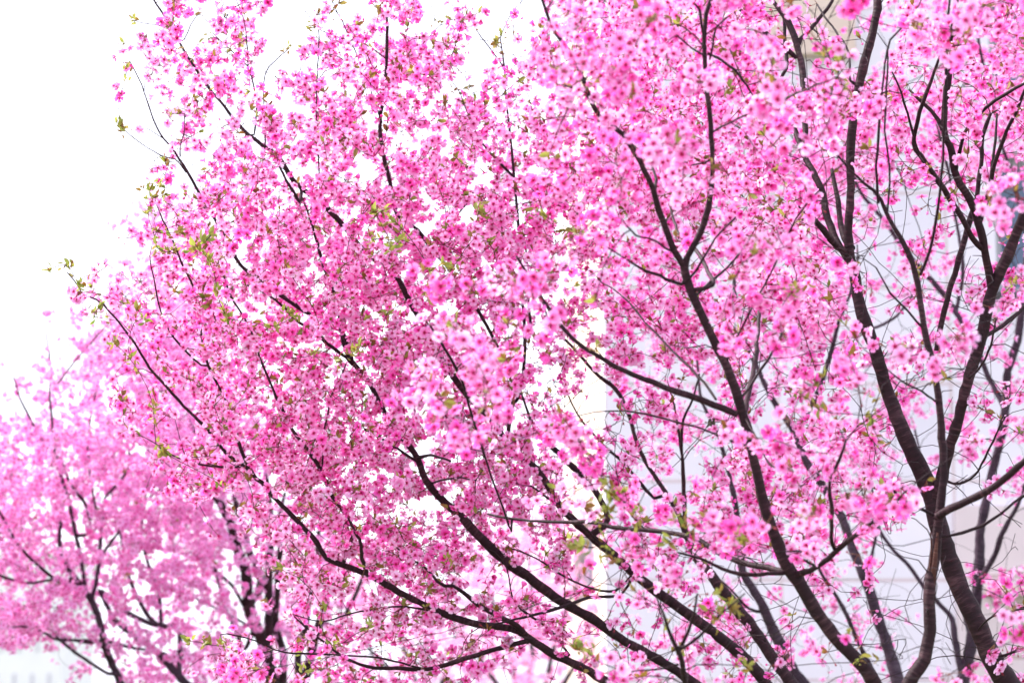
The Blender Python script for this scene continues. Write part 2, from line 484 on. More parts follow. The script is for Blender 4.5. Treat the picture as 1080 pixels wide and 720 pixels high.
A.add('h2', S('880,775,18 855,745,17 830,715,17 810,690,16 790,662,16 765,627,16 752,607,15 735,585,12 722,560,9 712,535,7 697,507,6 680,482,6 670,462,6 662,440,6 655,425,6 647,410,6 625,392,5 600,365,4 580,340,3 565,300,2.5'), 6.8, name='limb')
A.add('a3', S('560,675,8 540,680,7 512,688,7 480,697,7 450,706,6 420,705,6 390,702,5 360,690,4 335,672,3 310,650,2'), 5.95, 'a2')
A.add('a4', S('372,558,5 352,527,6 337,495,6 325,475,6 312,458,5 300,437,5 291,420,4 276,385,3.5 270,362,3 262,340,3 252,322,3 241,300,3 232,277,2 226,262,1.5'), 6.1, 'a2', name='branch')
A.add('a6', S('270,505,6 262,492,6 251,465,5 241,425,5 232,405,4 222,385,3.5 215,355,3 209,322,3 201,297,3 192,278,3 182,252,2.5 172,232,2.5 162,206,2'), 5.95, 'a2')
A.add('a6b', S('212,385,3 195,370,3 182,355,3 172,337,2.5 167,317,2.5 162,292,2 158,270,1.5'), 5.8, 'a6')
A.add('a7', S('560,675,8 545,660,8 528,652,7 505,638,7 490,625,6 480,618,5 470,617,5 463,612,4 450,598,3 430,587,3 415,574,2'), 6.0, 'a2')
A.add('a7b', S('387,605,7 385,590,6 380,575,5 374,565,4 368,548,3'), 5.8, 'a2')
A.add('a13', S('372,385,6 367,362,6 360,345,5 357,325,5 352,305,5 345,290,5 338,270,5 330,240,3.5 322,215,2.5'), 6.1, 'a1')
A.add('a14', S('372,384,6 365,377,5 345,362,5 328,348,5 312,337,4 300,325,4 285,312,3 262,300,2'), 6.0, 'a1', name='branch')
A.add('a15b', S('196,182,2.5 185,168,2 170,164,2 155,155,1.5 140,145,1.5 127,133,1.2'), 5.95, 'a1')
A.add('a15c', S('190,165,2.5 191,150,2 193,140,2 195,120,1.5'), 5.95, 'a1')
A.add('a11', S('535,460,6 540,410,6 525,370,5 505,330,5 485,300,5 467,275,5 455,262,5 440,243,5 425,235,5 416,226,6 411,202,6 407,180,6 405,162,6 402,130,6 405,110,6 407,95,5 407,60,5 408,37,5 408,20,4 409,0,3 412,-30,2'), 6.3, 'a10')
A.add('a12', S('545,420,5 553,370,5 552,310,4 550,260,4 545,215,4 542,187,4 537,135,3.5 533,100,3 532,72,3 528,40,2'), 6.5, 'a10')
A.add('a12b', S('542,187,4 530,176,4 522,168,3 507,152,3 496,130,2 485,100,1.5 475,85,1.2'), 6.4, 'a12')
A.add('a12c', S('532,72,2.5 520,55,2 512,45,2 502,32,1.5 494,18,1.2'), 6.4, 'a12')
A.add('a10b', S('418,292,6 416,283,6 417,272,6 418,262,4'), 6.1, 'a10', grow=False)
A.add('a10c', S('318,200,5 316,212,5 312,205,5 304,192,4 294,172,3'), 6.1, 'a10')
A.add('a20', S('268,142,3 270,110,2.5 267,90,2.5 260,69,2 240,50,1.6 224,35,1.2'), 6.1, 'a10')
A.add('a21', S('262,72,2.5 262,45,2 258,20,1.5 250,2,1.2'), 6.1, 'a20')
A.add('a22', S('338,215,3 336,165,2.5 334,130,2.5 334,95,2 335,77,2 336,50,1.8 336,31,1.5 322,12,1.2'), 6.0, 'a10')
A.add('a23', S('403,130,3 388,85,2 371,45,2 357,15,1.5 350,0,1.2 345,-20,1'), 6.2, 'a11')
A.add('a24', S('407,95,2 430,65,1.8 450,42,1.6 464,27,1.3 472,24,1'), 6.3, 'a11')
A.add('a24b', S('407,62,2 385,45,2 355,38,1.6 336,31,1.2'), 6.25, 'a11')
A.add('a25', S('280,155,2.5 278,110,2 281,77,1.8 295,60,1.6 305,51,1.2'), 6.05, 'a10')
A.add('a26', S('190,44,2 194,41,2 202,25,1.6 211,15,1.4 219,23,1'), 6.1, 'a10')
A.add('a27', S('188,40,2 184,25,1.8 181,10,1.5 180,-8,1.2'), 6.1, 'a10')
A.add('a28', S('183,30,2 170,27,1.8 155,24,1.4 140,22,1'), 6.1, 'a10')
A.add('a29', S('340,495,3 342,460,2.5 350,420,2.5 358,402,2 365,384,2'), 5.9, 'a4')
A.add('a30', S('455,510,3.5 468,506,3 482,505,3 502,506,2'), 5.9, 'a1')
A.add('a31', S('442,488,4 430,480,4 415,470,4 400,461,4 385,452,3'), 6.0, 'a1')
A.add('a32', S('440,482,5 448,482,5 456,483,4 475,486,3'), 6.0, 'a1')
A.add('a33', S('690,525,5 672,505,5 655,485,5 637,470,4 615,445,3 603,425,2.5 590,395,2'), 6.6, 'h2')
A.add('a34', S('650,590,4 620,560,4 600,545,4 585,530,3.5 560,512,3'), 6.0, 'a10')
A.add('a35', S('640,548,8 622,512,9 606,493,9 597,483,9 580,466,7 562,443,5 550,415,3'), 6.45, 'a10', name='limb')
A.add('a36', S('722,560,6 722,535,6 721,510,6 719,480,5 715,455,4 712,433,3 705,405,2'), 6.5, 'h2')
A.add('a37', S('719,478,4 722,445,4 731,420,3 738,395,2'), 6.4, 'a36')
A.add('a38', S('560,348,4 557,320,4 557,282,3 553,250,2'), 6.35, 'a12')
A.add('a39', S('655,627,4 620,632,5 590,640,5 560,647,4 535,654,3 505,662,2'), 5.9, 'a10')
A.add('a40', S('650,622,4 620,617,3 590,604,3 565,588,2.5 540,578,2'), 6.0, 'a10')
A.add('a41', S('600,690,4 580,664,4 560,650,3.5 542,635,3 535,600,2'), 5.85, 'a2')
A.add('a42', S('447,705,3 400,694,3 340,690,3 300,688,2.5 270,676,2 240,668,2'), 5.6, 'a3')
A.add('a43', S('460,645,3 430,640,3 400,642,3 370,647,2.5 340,655,2 310,648,1.6'), 5.7, 'a2')
A.add('a44', S('250,492,4 235,492,3.5 205,487,3 180,478,2 165,470,1.5'), 5.5, 'a2')
A.add('a45', S('455,262,3 470,240,3 490,215,2.5 505,195,2'), 6.4, 'a11')

# ---- nearest tree: a forked dark limb rises through the centre of the picture
B = Tree('nearest cherry tree with a thick dark limb forking into a Y above the centre', (945, 806, 48), 4.5, M_BARK, thick=0.76)
B.add('b1', S('932,750,21 920,714,20 895,687,19 880,672,19 860,647,19 842,615,18 832,600,18 822,577,17 810,540,16 803,515,14 793,480,13 790,467,13 785,447,14 777,422,14 765,387,13 757,370,12 750,355,12 740,332,12 727,305,12 722,282,12 725,270,9 737,247,9 745,227,9 750,205,8 752,180,7 751,145,7 749,112,7 746,82,7 744,50,6 746,15,6 751,0,6 757,-40,5'), 4.3)
B.add('b2', S('723,283,10 712,266,9 705,247,9 697,225,9 690,202,8 680,182,8 675,172,8 662,152,8 650,137,7 637,130,7 622,105,7 615,85,7 609,70,6 600,52,6 587,35,6 580,20,5 572,0,5 560,-35,4'), 4.15, 'b1')
B.add('b3', S('778,437,9 765,431,9 740,420,9 715,411,9 690,400,8 660,389,7 630,372,6 607,357,6 590,337,5 575,317,5 560,292,4 545,270,3'), 4.4, 'b1')
B.add('b4', S('718,300,5 700,295,5 695,290,5 680,285,4 665,275,3'), 4.3, 'b1')
B.add('b5', S('707,265,3.5 690,255,3 672,246,3 655,232,2'), 4.1, 'b2')
B.add('b6', S('735,311,4 752,297,4 765,285,3.5 774,275,3 790,255,2'), 4.5, 'b1')
B.add('b7', S('785,440,8 788,425,8 790,417,8 797,385,7 798,362,6 800,340,5 803,310,4'), 4.8, 'b1')
B.add('b8', S('778,424,4 790,410,4 802,392,4 815,372,4 830,348,3 838,320,3 840,290,2'), 4.5, 'b1')
B.add('b9', S('785,470,3 755,460,3 735,452,3 715,446,3 680,436,3 660,433,2.5 627,434,2'), 4.55, 'b1')
B.add('b10', S('832,602,10 810,599,9 780,592,8 755,580,8 730,567,7 690,560,7 647,556,6 627,551,6 597,551,5 577,551,4 540,547,4 515,541,3'), 4.9, 'b1')
B.add('b11', S('834,604,6 810,604,6 780,604,6 760,600,5 740,590,4 715,582,3'), 4.4, 'b1')
B.add('b12', S('838,606,9 848,603,8 860,597,8 885,577,8 902,565,7 922,550,6 940,535,4 952,520,3'), 4.2, 'b1')
B.add('b13', S('880,580,6 877,572,6 877,540,6 875,510,5 885,488,5 892,465,3'), 4.1, 'b12')
B.add('b14', S('862,597,4 850,590,4 845,581,3 828,582,2.5'), 4.2, 'b12')
B.add('b15', S('755,421,4 742,403,4 720,380,3.5 700,360,3 682,340,3 655,310,2.5 635,299,2'), 4.7, 'b3')
B.add('b16', S('744,52,4 739,10,4 733,4,3'), 4.2, 'b1', grow=False)
B.add('b17', S('749,62,3 757,28,3 768,18,2.5'), 4.2, 'b1', grow=False)
B.add('b18', S('745,60,3.5 730,50,3 720,42,3 714,38,2'), 4.25, 'b1')
B.add('b19', S('747,57,4 762,65,4 775,75,4 788,91,3 800,110,2'), 4.6, 'b1')
B.add('b20', S('752,300,6 745,283,6 738,270,6 725,255,5 716,242,4 705,215,3'), 4.9, 'b1', name='branch')
B.add('b21', S('623,106,4 618,97,3.5 608,96,3.5 600,92,3 590,90,2.5'), 4.1, 'b2')
B.add('b22', S('617,84,3.5 624,78,3 627,73,2'), 4.1, 'b2', grow=False)
B.add('b23', S('742,172,3 715,176,2 700,168,2'), 4.4, 'b1')
B.add('b24', S('690,203,5 693,190,5 690,180,4 682,165,3'), 4.4, 'b2')
B.add('b25', S('722,300,4 735,285,3.5 755,252,3 775,230,2.5'), 4.3, 'b1')
B.add('b26', S('785,440,3 800,466,3 812,488,3 830,500,2'), 4.2, 'b1')
B.add('c1', S('952,760,19 957,722,18 970,695,18 980,665,17 982,640,17 983,607,16 986,577,15 989,545,13 994,500,11 992,460,11 989,430,10 984,392,9 976,350,9 972,315,8 965,277,8 952,252,7 937,230,6 927,212,5 910,195,4 895,180,3 880,160,2.5'), 4.55)
_p = B.limbs['c1']['px']; _d = _p[np.argmin(np.hypot(_p[:, 0] - 985, _p[:, 1] - 590)), 3]
M_SCAR = bark_material('torn_bark', (0.02, 0.008, 0.008), (0.075, 0.028, 0.022), (0.17, 0.08, 0.06))
_b = B.bark; B.bark = M_SCAR
B.add('scar', S('989,562,3 988,578,6 987,600,7 985,622,5 983,645,4 981,662,2'), _d - .011, None, d0=_d - .011, name='bark_scar', grow=False)
B.add('scar2', S('982,560,2 981,585,3 979,605,3 977,628,2'), _d - .008, None, d0=_d - .008, name='bark_scar', grow=False)
B.bark = _b
B.add('c2', S('926,214,4 924,175,4 927,125,3.5 932,82,3 940,42,3 955,25,2.5 970,5,2.2 978,-20,2'), 4.4, 'c1')
B.add('c3', S('936,228,3.5 939,175,3 935,137,3 937,77,3 936,50,2'), 4.5, 'c1')
B.add('c4', S('971,290,4.5 980,265,4.5 986,237,4 991,200,4 994,150,4 996,75,4 999,30,3.5 1001,0,3.5 1004,-30,3'), 4.3, 'c1')
B.add('c8', S('988,545,13 1002,538,11 1022,530,11 1042,520,10 1060,507,10 1080,488,9 1105,468,8 1140,440,6'), 4.3, 'c1')
B.add('c9', S('984,566,5 1000,565,5 1015,562,5 1035,555,5 1055,542,4 1085,520,4 1110,495,3'), 4.5, 'c1')
B.add('c10', S('980,541,5 966,534,5 952,527,5 940,515,3'), 4.4, 'c1')
B.add('c11', S('975,348,4 958,330,3 940,310,3 925,282,2'), 4.5, 'c1')
B.add('c12', S('988,425,3 972,412,3 950,400,2.5 930,385,2'), 4.3, 'c1')
B.add('s1', S('725,735,8 722,715,8 718,690,8 712,680,6 705,662,5 700,648,4 692,630,3'), 4.0, None, d0=4.2)
B.add('s1b', S('717,686,6 725,665,5 730,645,4 735,625,3'), 4.0, 's1')
B.add('s1c', S('720,682,5 745,662,4 765,645,3 785,625,2.5'), 3.95, 's1')
B.add('s1d', S('715,700,4 690,706,3 660,708,2.5'), 4.05, 's1')
B.add('n1', S('540,560,3 520,500,3 500,440,3.5 488,400,4 470,368,4 455,345,3 440,330,2'), 4.5, 'b10')
B.add('n2', S('765,385,3 790,330,3 815,285,3 840,230,3 865,200,3 880,180,2.5'), 4.2, 'b1')
B.add('n3', S('750,140,3 790,120,3 830,105,3 860,92,3 885,82,2'), 4.0, 'b1')

# ---- right tree: strong trunk leaning in from the lower right
D_ = 5.4
Cc = Tree('cherry tree at the right edge with a thick scarred trunk leaning left and dividing', (1128, 838, 66), 5.4, M_BARK, thick=0.78)
Cc.add('c20', S('1095,780,34 1075,742,32 1058,715,30 1045,695,28 1032,670,27 1017,635,26 1007,607,25 997,577,25 990,552,25 982,520,25 970,492,24 957,465,21 947,440,19 937,410,18 925,378,18 915,350,18 907,320,16 903,295,14 895,265,13 894,235,12 897,205,11 900,150,12 904,110,12 910,75,12 917,37,12 922,0,11 928,-40,9'), 5.6)
Cc.add('c21', S('985,540,18 996,495,15 1005,452,15 1012,420,15 1020,397,15 1030,370,16 1036,350,16 1041,327,16 1048,300,15 1058,275,15 1068,252,14 1078,225,14 1095,180,12 1110,120,10'), 5.3, 'c20')
Cc.add('c22', S('1046,306,11 1042,285,11 1038,262,11 1032,235,11 1025,212,11 1015,195,11 1008,180,10 1002,155,10 995,142,9 996,112,9 1001,77,9 1004,45,8 1007,20,8 1012,-30,7'), 5.2, 'c21')
Cc.add('c23', S('1036,262,8 1027,252,8 1015,228,8 997,200,8 981,180,7 970,163,7 964,150,6 972,115,6 982,85,5 990,60,3'), 5.0, 'c22')
Cc.add('c23b', S('969,162,4 960,130,3.5 950,100,3 940,75,2'), 5.0, 'c23')
Cc.add('c24', S('994,137,6 989,127,6 982,117,5 975,107,5 960,95,3'), 5.3, 'c22')
Cc.add('c25', S('988,370,8 994,337,8 1002,305,8 1012,272,8 1022,232,8 1030,207,7 1032,185,6 1035,170,6 1036,142,6 1044,120,4'), 5.5, None, d0=5.5, name='limb')
Cc.add('c26', S('898,262,10 890,250,10 887,240,9 884,225,8 882,205,7 878,180,5'), 5.7, 'c20')
Cc.add('c27', S('893,272,9 879,247,10 872,225,10 865,200,9 855,180,9 848,165,8 842,145,8 832,110,7 822,85,5'), 5.9, 'c20')
Cc.add('c28', S('893,268,9 880,255,9 872,247,9 862,237,8 852,227,7 843,217,5'), 5.4, 'c20')
Cc.add('c29', S('850,170,7 848,110,9 846,70,9 842,55,9 835,30,9 827,16,8 815,0,5'), 6.0, 'c27')
Cc.add('c30', S('844,58,7 840,60,7 825,49,7 810,37,7 797,25,5 780,10,4'), 5.9, 'c29')
Cc.add('c31', S('843,47,6 845,41,6 857,27,6 866,15,5 875,2,5 885,-20,4'), 6.0, 'c29')
Cc.add('c32', S('829,72,5 828,50,5 827,20,4'), 6.0, 'c27', grow=False)
Cc.add('c33', S('897,85,3.5 896,57,3.5 885,37,3 870,17,3 862,5,2.5'), 5.9, 'c20')
Cc.add('c34', S('1035,230,7 1042,205,7 1050,170,6 1060,140,5 1080,95,5 1095,60,4'), 5.1, 'c22')
Cc.add('c35', S('1008,180,5 1020,140,5 1040,115,5 1060,100,5 1082,88,4 1100,82,4'), 5.0, 'c22')
Cc.add('c36', S('1038,355,6 1058,345,6 1075,330,6 1095,310,5'), 5.5, 'c21')
Cc.add('c37', S('1022,400,4 1035,385,3 1045,360,3 1050,335,2'), 5.0, 'c21')
Cc.add('c38', S('994,505,4 1012,510,3 1030,500,3 1045,470,3 1060,440,2'), 5.0, 'c21')
Cc.add('c39', S('1047,694,4 1060,690,4 1080,685,4 1100,675,3'), 5.2, 'c20')
Cc.add('c40', S('1030,665,3 1045,650,3 1060,645,3 1085,640,2.5'), 5.0, 'c20')
Cc.add('c41', S('985,530,5 1003,600,4 1000,640,3'), 5.0, 'c20', grow=False) if False else None
Cc.add('c42', S('1030,235,5 1037,225,5 1043,200,4.5 1050,160,4 1052,120,3'), 5.4, 'c22')

# ---- grey trunks behind, before the pale wall
G = Tree('cherry tree with two slim grey leaning trunks before the pale tiled wall', (968, 820, 44), 7.9, M_BARK_GREY_HAZY)
G.add('g1', S('958,765,17 945,715,16 935,680,15 922,640,14 912,612,13 900,580,11 885,545,11 870,515,10 857,492,10 848,476,9 837,457,9 825,437,8 810,412,7 798,390,6 785,350,5 775,310,4 770,260,3'), 8.2)
G.add('g2', S('905,775,16 870,745,15 845,720,15 825,680,14 810,652,13 795,622,11 785,600,10 778,570,9 776,535,8 770,500,6 760,460,5 745,420,4 735,380,3'), 7.8)
G.add('g3', S('837,457,7 852,432,7 864,410,6 877,375,6 885,340,5 895,310,4 905,270,3'), 8.0, 'g1')
G.add('g4', S('930,735,7 920,705,7 907,677,6 895,650,6 880,625,5 865,605,4 850,570,3'), 7.7, 'g1')
G.add('g5', S('912,612,5 920,580,4 925,545,4 915,500,3'), 8.0, 'g1')
G.add('g6', S('805,645,4 790,640,4 770,620,3 745,600,3'), 7.8, 'g2')

F = Tree('cherry tree with one slim purplish trunk at the far right before the wall', (1012, 820, 40), 8.3, M_BARK_GREY_HAZY)
F.add('f1', S('1010,770,19 1014,720,17 1020,690,15 1027,630,14 1033,590,13 1036,555,12 1042,515,11 1048,490,11 1056,455,11 1063,415,11 1070,368,10 1078,320,9 1085,260,8 1092,200,6 1100,120,4'), 8.3)
F.add('f2', S('1027,632,9 1037,607,8 1050,587,7 1060,560,7 1065,547,6 1075,520,5 1090,490,4'), 8.1, 'f1')
F.add('f3', S('1014,708,9 1008,675,8 1002,652,7 992,640,6 977,622,6 960,597,5 940,575,5 925,550,4 910,520,3'), 8.4, 'f1')
F.add('f4', S('1060,430,8 1045,400,7 1025,360,7 1005,325,7 985,300,7 960,270,7 945,250,6 930,230,5 905,200,4 890,150,3'), 8.6, 'f1')
F.add('f5', S('1008,330,5 1015,290,5 1010,240,4 1000,180,4 985,120,3'), 8.5, 'f4')
F.add('f6', S('1085,260,5 1070,200,5 1050,130,4 1035,60,4 1025,0,3'), 8.3, 'f1')
F.add('f7', S('1022,668,5 1005,600,4 985,560,4 975,500,3 965,450,3'), 8.5, 'f1')
F.add('f8', S('975,285,5 955,320,4 935,340,4 905,352,3'), 8.4, 'f4')

# ---- softer trees behind at the left
D = Tree('blurred paler cherry tree at the far left edge with spreading thin dark limbs', (165, 812, 50), 9.5, M_BARK_GREY_HAZY, thick=0.72)  # lighter bark stands in for haze over the limbs
D.add('d1', S('142,760,13 130,720,12 120,700,11 112,680,10 107,657,10 100,637,10 92,626,9 82,615,9 72,602,8 64,585,7 62,570,6 64,550,5'), 9.3)
D.add('d2', S('97,630,7 102,612,7 105,590,7 105,560,6 108,545,5 112,525,4 122,512,4 136,490,4 130,455,3 126,420,2.5'), 9.6, 'd1')
D.add('d3', S('90,620,6 80,560,6 74,535,6 67,510,6 60,485,6 56,460,5 55,430,4 55,410,3.5 53,380,3 48,350,2'), 9.2, 'd1')
D.add('d4', S('59,482,4 45,465,4 32,442,4 20,417,3 14,395,2'), 9.1, 'd3')
D.add('d5', S('95,560,5 90,532,5 77,515,5 67,492,4 64,475,3'), 9.3, 'd3')
D.add('d6', S('205,750,12 190,715,12 180,702,11 160,685,10 140,672,9 125,655,8 115,638,7 104,622,6'), 9.7)
D.add('d7', S('190,712,8 190,667,8 175,660,8 155,655,8 130,640,7 107,622,6'), 9.8, 'd6')
D.add('d8', S('180,700,6 175,690,5 140,684,5 112,677,5 85,675,5 62,672,5 47,666,4 25,660,3 0,663,2'), 9.3, 'd6')
D.add('d9', S('125,708,6 115,710,5 92,695,5 67,677,5 55,668,4'), 9.2, 'd1')
D.add('d10', S('118,700,5 105,680,4 92,678,4 75,675,3'), 9.1, 'd1')
D.add('d11', S('75,606,5 70,617,5 45,600,5 20,576,4 8,555,4 -5,535,3 -30,510,2'), 9.2, 'd1')
D.add('d12', S('70,630,4 30,616,4 0,605,4 -30,595,3'), 9.1, 'd11') if False else D.add('d12', S('60,610,4 30,614,4 0,605,4 -30,595,3'), 9.1, 'd11')
D.add('d13', S('165,657,7 157,650,7 147,632,6 140,615,6 135,600,5 125,560,4 118,520,3'), 9.9, 'd7')
D.add('d14', S('170,657,6 165,620,6 155,590,5 150,555,4 152,500,3 165,440,3 172,400,2'), 10.0, 'd7')
D.add('d15', S('104,590,5 125,560,4 150,530,4 185,500,3 195,470,2'), 9.7, 'd2')
D.add('d16', S('112,680,4 88,712,3 77,700,3 70,690,2'), 9.2, 'd1') if False else None
D.add('d17', S('55,412,3 80,380,3 110,345,2.5 135,310,2'), 9.2, 'd3')
D.add('d18', S('105,560,4 95,480,3.5 100,420,3 115,370,3 150,300,2'), 9.6, 'd2')

E = Tree('darker many stemmed cherry tree standing behind the left end of the sharp branches', (296, 800, 60), 10.2, M_BARK, thick=0.82)
E.add('e1', S('290,740,17 280,690,16 269,665,15 262,640,15 257,605,14 250,580,14 243,560,13 236,540,12 230,525,11 222,505,8 212,475,6 200,440,4'), 10.0)
E.add('e2', S('285,740,13 283,690,12 282,635,12 284,602,11 285,560,11 284,530,9 278,490,6 268,450,4'), 10.2)
E.add('e3', S('262,640,12 275,620,11 272,595,10 262,570,9 252,545,8 245,520,6'), 10.4, 'e1')
E.add('e4', S('300,750,12 297,690,11 288,665,10 290,640,9 292,622,9 294,590,8 296,562,7 300,520,5'), 10.3)
E.add('e5', S('305,755,11 312,700,10 315,675,9 325,640,9 332,605,8 335,570,6 345,520,4'), 10.5)
E.add('e6', S('315,745,13 327,690,13 337,657,12 345,625,9 350,590,6'), 10.0)
E.add('e7', S('340,655,8 357,662,6 367,642,7 378,620,6 395,585,4'), 10.4, 'e6')
E.add('e8', S('258,640,5 245,620,5 230,605,5 215,592,4 200,580,3'), 9.8, 'e1')
E.add('e9', S('262,660,4 240,650,4 222,640,3 205,630,3'), 9.8, 'e1')
E.add('e10', S('268,664,7 258,685,6 250,665,5 235,625,4 228,600,3'), 10.1, 'e1')

H = []
for lab, bu, dd, br in (('palest pink cherry tree far behind below the long low limb at bottom centre', 452, 19.0, 0), ('pale pink cherry tree far behind beside the cream corner of the building', 560, 16.5, 1)):
    t = Tree(lab, (bu, 760, 26), dd, M_BARK_GREY_HAZY)
    for k, (du, dv, e) in enumerate(((-95, -110, 18), (-50, -150, 20), (0, -175, 19), (48, -140, 17.5), (90, -100, 19))):
        du *= 19 / dd; dv *= 19 / dd
        t.add('h%d' % k, [(bu + du * .12, 752, 9), (bu + du * .4, 752 + dv * .35, 6), (bu + du * .75, 752 + dv * .75, 4), (bu + du, 752 + dv, 2)], dd + (e - 18.5) * .5)
    H.append(t)

# ------------------------------------------------------------------ where blossom hangs (tenths of cover per 40 px square of the photo)
MAIN = '''000144312471213777773114677
000264414687136777774114677
000347646755446777777776677
000144368864767777777776566
000135665567777887777776455
000147776886788877677752223
000158788988887766677642332
002458888988886666677743533
014568888888887666666733433
001378888898875666555446544
000368888899873355443434444
000367788888885334334553245
000167888888887643366653223
000024688888886554466653011
000000378888876346555553100
000000068877654355542320024
000000367777764335544232123
000003787776432344443421022'''.split()
NEAR = '''000000000000035777663020445
000000000000035777554420565
000000000000024666568950000
000000000000004667555563000
000000000000005665555540003
000000000000000443454440006
000000000002235545455540004
000000000005555400045630046
000000000014654000055030344
000000000007752000043064300
000000000058664000000352300
000000000000566400035420670
000000000000057643036665304
000000000000004465556765200
000000000000000066655553000
000000000000000356530320034
000000000000000056530042004
000000540000000044303320020'''.split()
LEFT = '''000000000000000000000000000
000000000000000000000000000
000000000000000000000000000
000000000000000000000000000
000000000000000000000000000
000130000000000000000000000
000250000000000000000000000
001463000000000000000000000
014776000000000000000000000
148886000000000000000000000
467776500000000000000000000
788888620000000000000000000
888888630000000000000000000
888888643000000000000000000
777777654000000000000000000
777776443000000000000000000
865555443000000000000000000
013566543000000000000000000'''.split()
FAR = '''000000000000000000000000000
000000000000000000000000000
000000000000000000000000000
000000000000000000000000000
000000000000000000000000000
000000000000000000000000000
000000000000000000000000000
000000000000000000000000000
000000000000000000000000000
000000000000000000000000000
000000000000000000000000000
000000000000000000000000000
000000000000000000000000000
000000000001244310000000000
000000045544566441000000000
000000055545566432000000000
000000034455666521000000000
000000034566666510000000000'''.split()


def limb_cover(tree):
    """photo positions of the visible limbs, kept fairly free of blossom in front"""
    out = []
    for l in tree.limbs.values():
        if l['px'] is None or l['px'][:, 2].max() < 3: continue
        p = l['px']
        s_ = np.concatenate([[0], np.cumsum(np.hypot(*np.diff(p[:, :2], axis=0).T))])
        ph = rng.uniform(0, 6.28, 2)
        patch = np.sin(s_ / 17 + ph[0]) + 0.8 * np.sin(s_ / 9.5 + ph[1]) + np.clip((p[:, 2] - 7) * .26, -.45, 1.5)
        out.append(np.column_stack([p, np.where(patch > 0.2, 0.88, 0.0)]))
    return np.concatenate(out)


COVER = None


def scatter(tree, grid, area, nper, drange, share, margin=2, kcov=1.35, dmode=None, bare=0.0):
    """share(col,row)->fraction of the grid's cover given to this tree"""
    pts = []
    for r in range(-margin, 18 + margin):
        for c in range(-margin, 27 + margin):
            rr, cc = min(max(r, 0), 17), min(max(c, 0), 26)
            v = int(grid[rr][cc])
            if not v: continue
            f = share(cc, rr)
            if f <= 0: continue
            cov = min(0.955, v * 0.115)
            n = -math.log(1 - cov) * 1600 / area * kcov * f / nper
            if r != rr or c != cc: n *= 0.75
            if tree is A and r < 7 and c < 14: n *= 1.3
            for _ in range(rng.poisson(n)):
                for _try in range(4):
                    u = (c + rng.random()) * 40; vv = (r + rng.random()) * 40
                    t = rng.beta(1.6, 1.9) if dmode is None else dmode()
                    d = drange[0] + (drange[1] - drange[0]) * t
                    dist = np.hypot(COVER[:, 0] - u, COVER[:, 1] - vv) - COVER[:, 2] / 2
                    m = (dist < 60 / d) & (COVER[:, 3] > d - .03)
                    if m.any() and rng.random() < COVER[m, 4].max() * (0.6 if dmode is None and drange[0] > 8 else 1): continue
                    pts.append((u, vv, d)); break
    return pts


def grow(tree, targets, bow=0.12, maxstep=0.035):
    """one twig per target (x, y, z, kind), each from the best placed wood already there"""
    nd = np.concatenate(tree.nodes); dr = np.concatenate(tree.ndir); rd = np.concatenate(tree.nrad)
    cap = len(nd) + len(targets) * 24
    NP = np.zeros((cap, 3)); ND = np.zeros((cap, 3)); NR = np.zeros(cap)
    n = len(nd); NP[:n] = nd; ND[:n] = dr; NR[:n] = rd
    T = np.array([t[:3] for t in targets])
    d0 = np.array([np.min(((NP[:n] - p) ** 2).sum(1)) for p in T])
    out = []
    for i in np.argsort(d0):
        p = T[i]
        w_ = p - NP[:n]
        L = np.sqrt((w_ ** 2).sum(1)) + 1e-6
        cs = (w_ * ND[:n]).sum(1) / L
        cost = L * (1.35 - 0.35 * cs) + 0.10 * np.maximum(0, -w_[:, 2])
        cost[L < 0.012] = 9
        k = int(np.argmin(cost))
        q, l = NP[k], L[k]
        ctrl = q + ND[k] * l * 0.30 + (p - q) * 0.25 + np.array([0, 0, 0.05 * l]) + rng.standard_normal(3) * bow * l * (0.16 if targets[i][3] == 1 else 0.45)
        m = max(3, int(l / maxstep) + 1)
        t = np.linspace(0, 1, m)[:, None]
        c = (1 - t) ** 2 * q + 2 * t * (1 - t) * ctrl + t * t * p
        c[1:-1] += rng.standard_normal((m - 2, 3)) * (0.0008 if targets[i][3] == 1 else 0.0018)
        r0 = min(NR[k] * 0.85, 0.0011 + 0.0042 * l)
        r0 = max(r0, 0.0009)
        r = np.linspace(r0, 0.0008, m)
        tg = np.gradient(c, axis=0); tg /= np.maximum(np.linalg.norm(tg, axis=1)[:, None], 1e-9)
        s = slice(1, None)
        mm = min(m - 1, cap - n)
        NP[n:n + mm] = c[s][:mm]; ND[n:n + mm] = tg[s][:mm]; NR[n:n + mm] = r[s][:mm]; n += mm
        out.append((c, r, tg[-1], i, l))
    return out


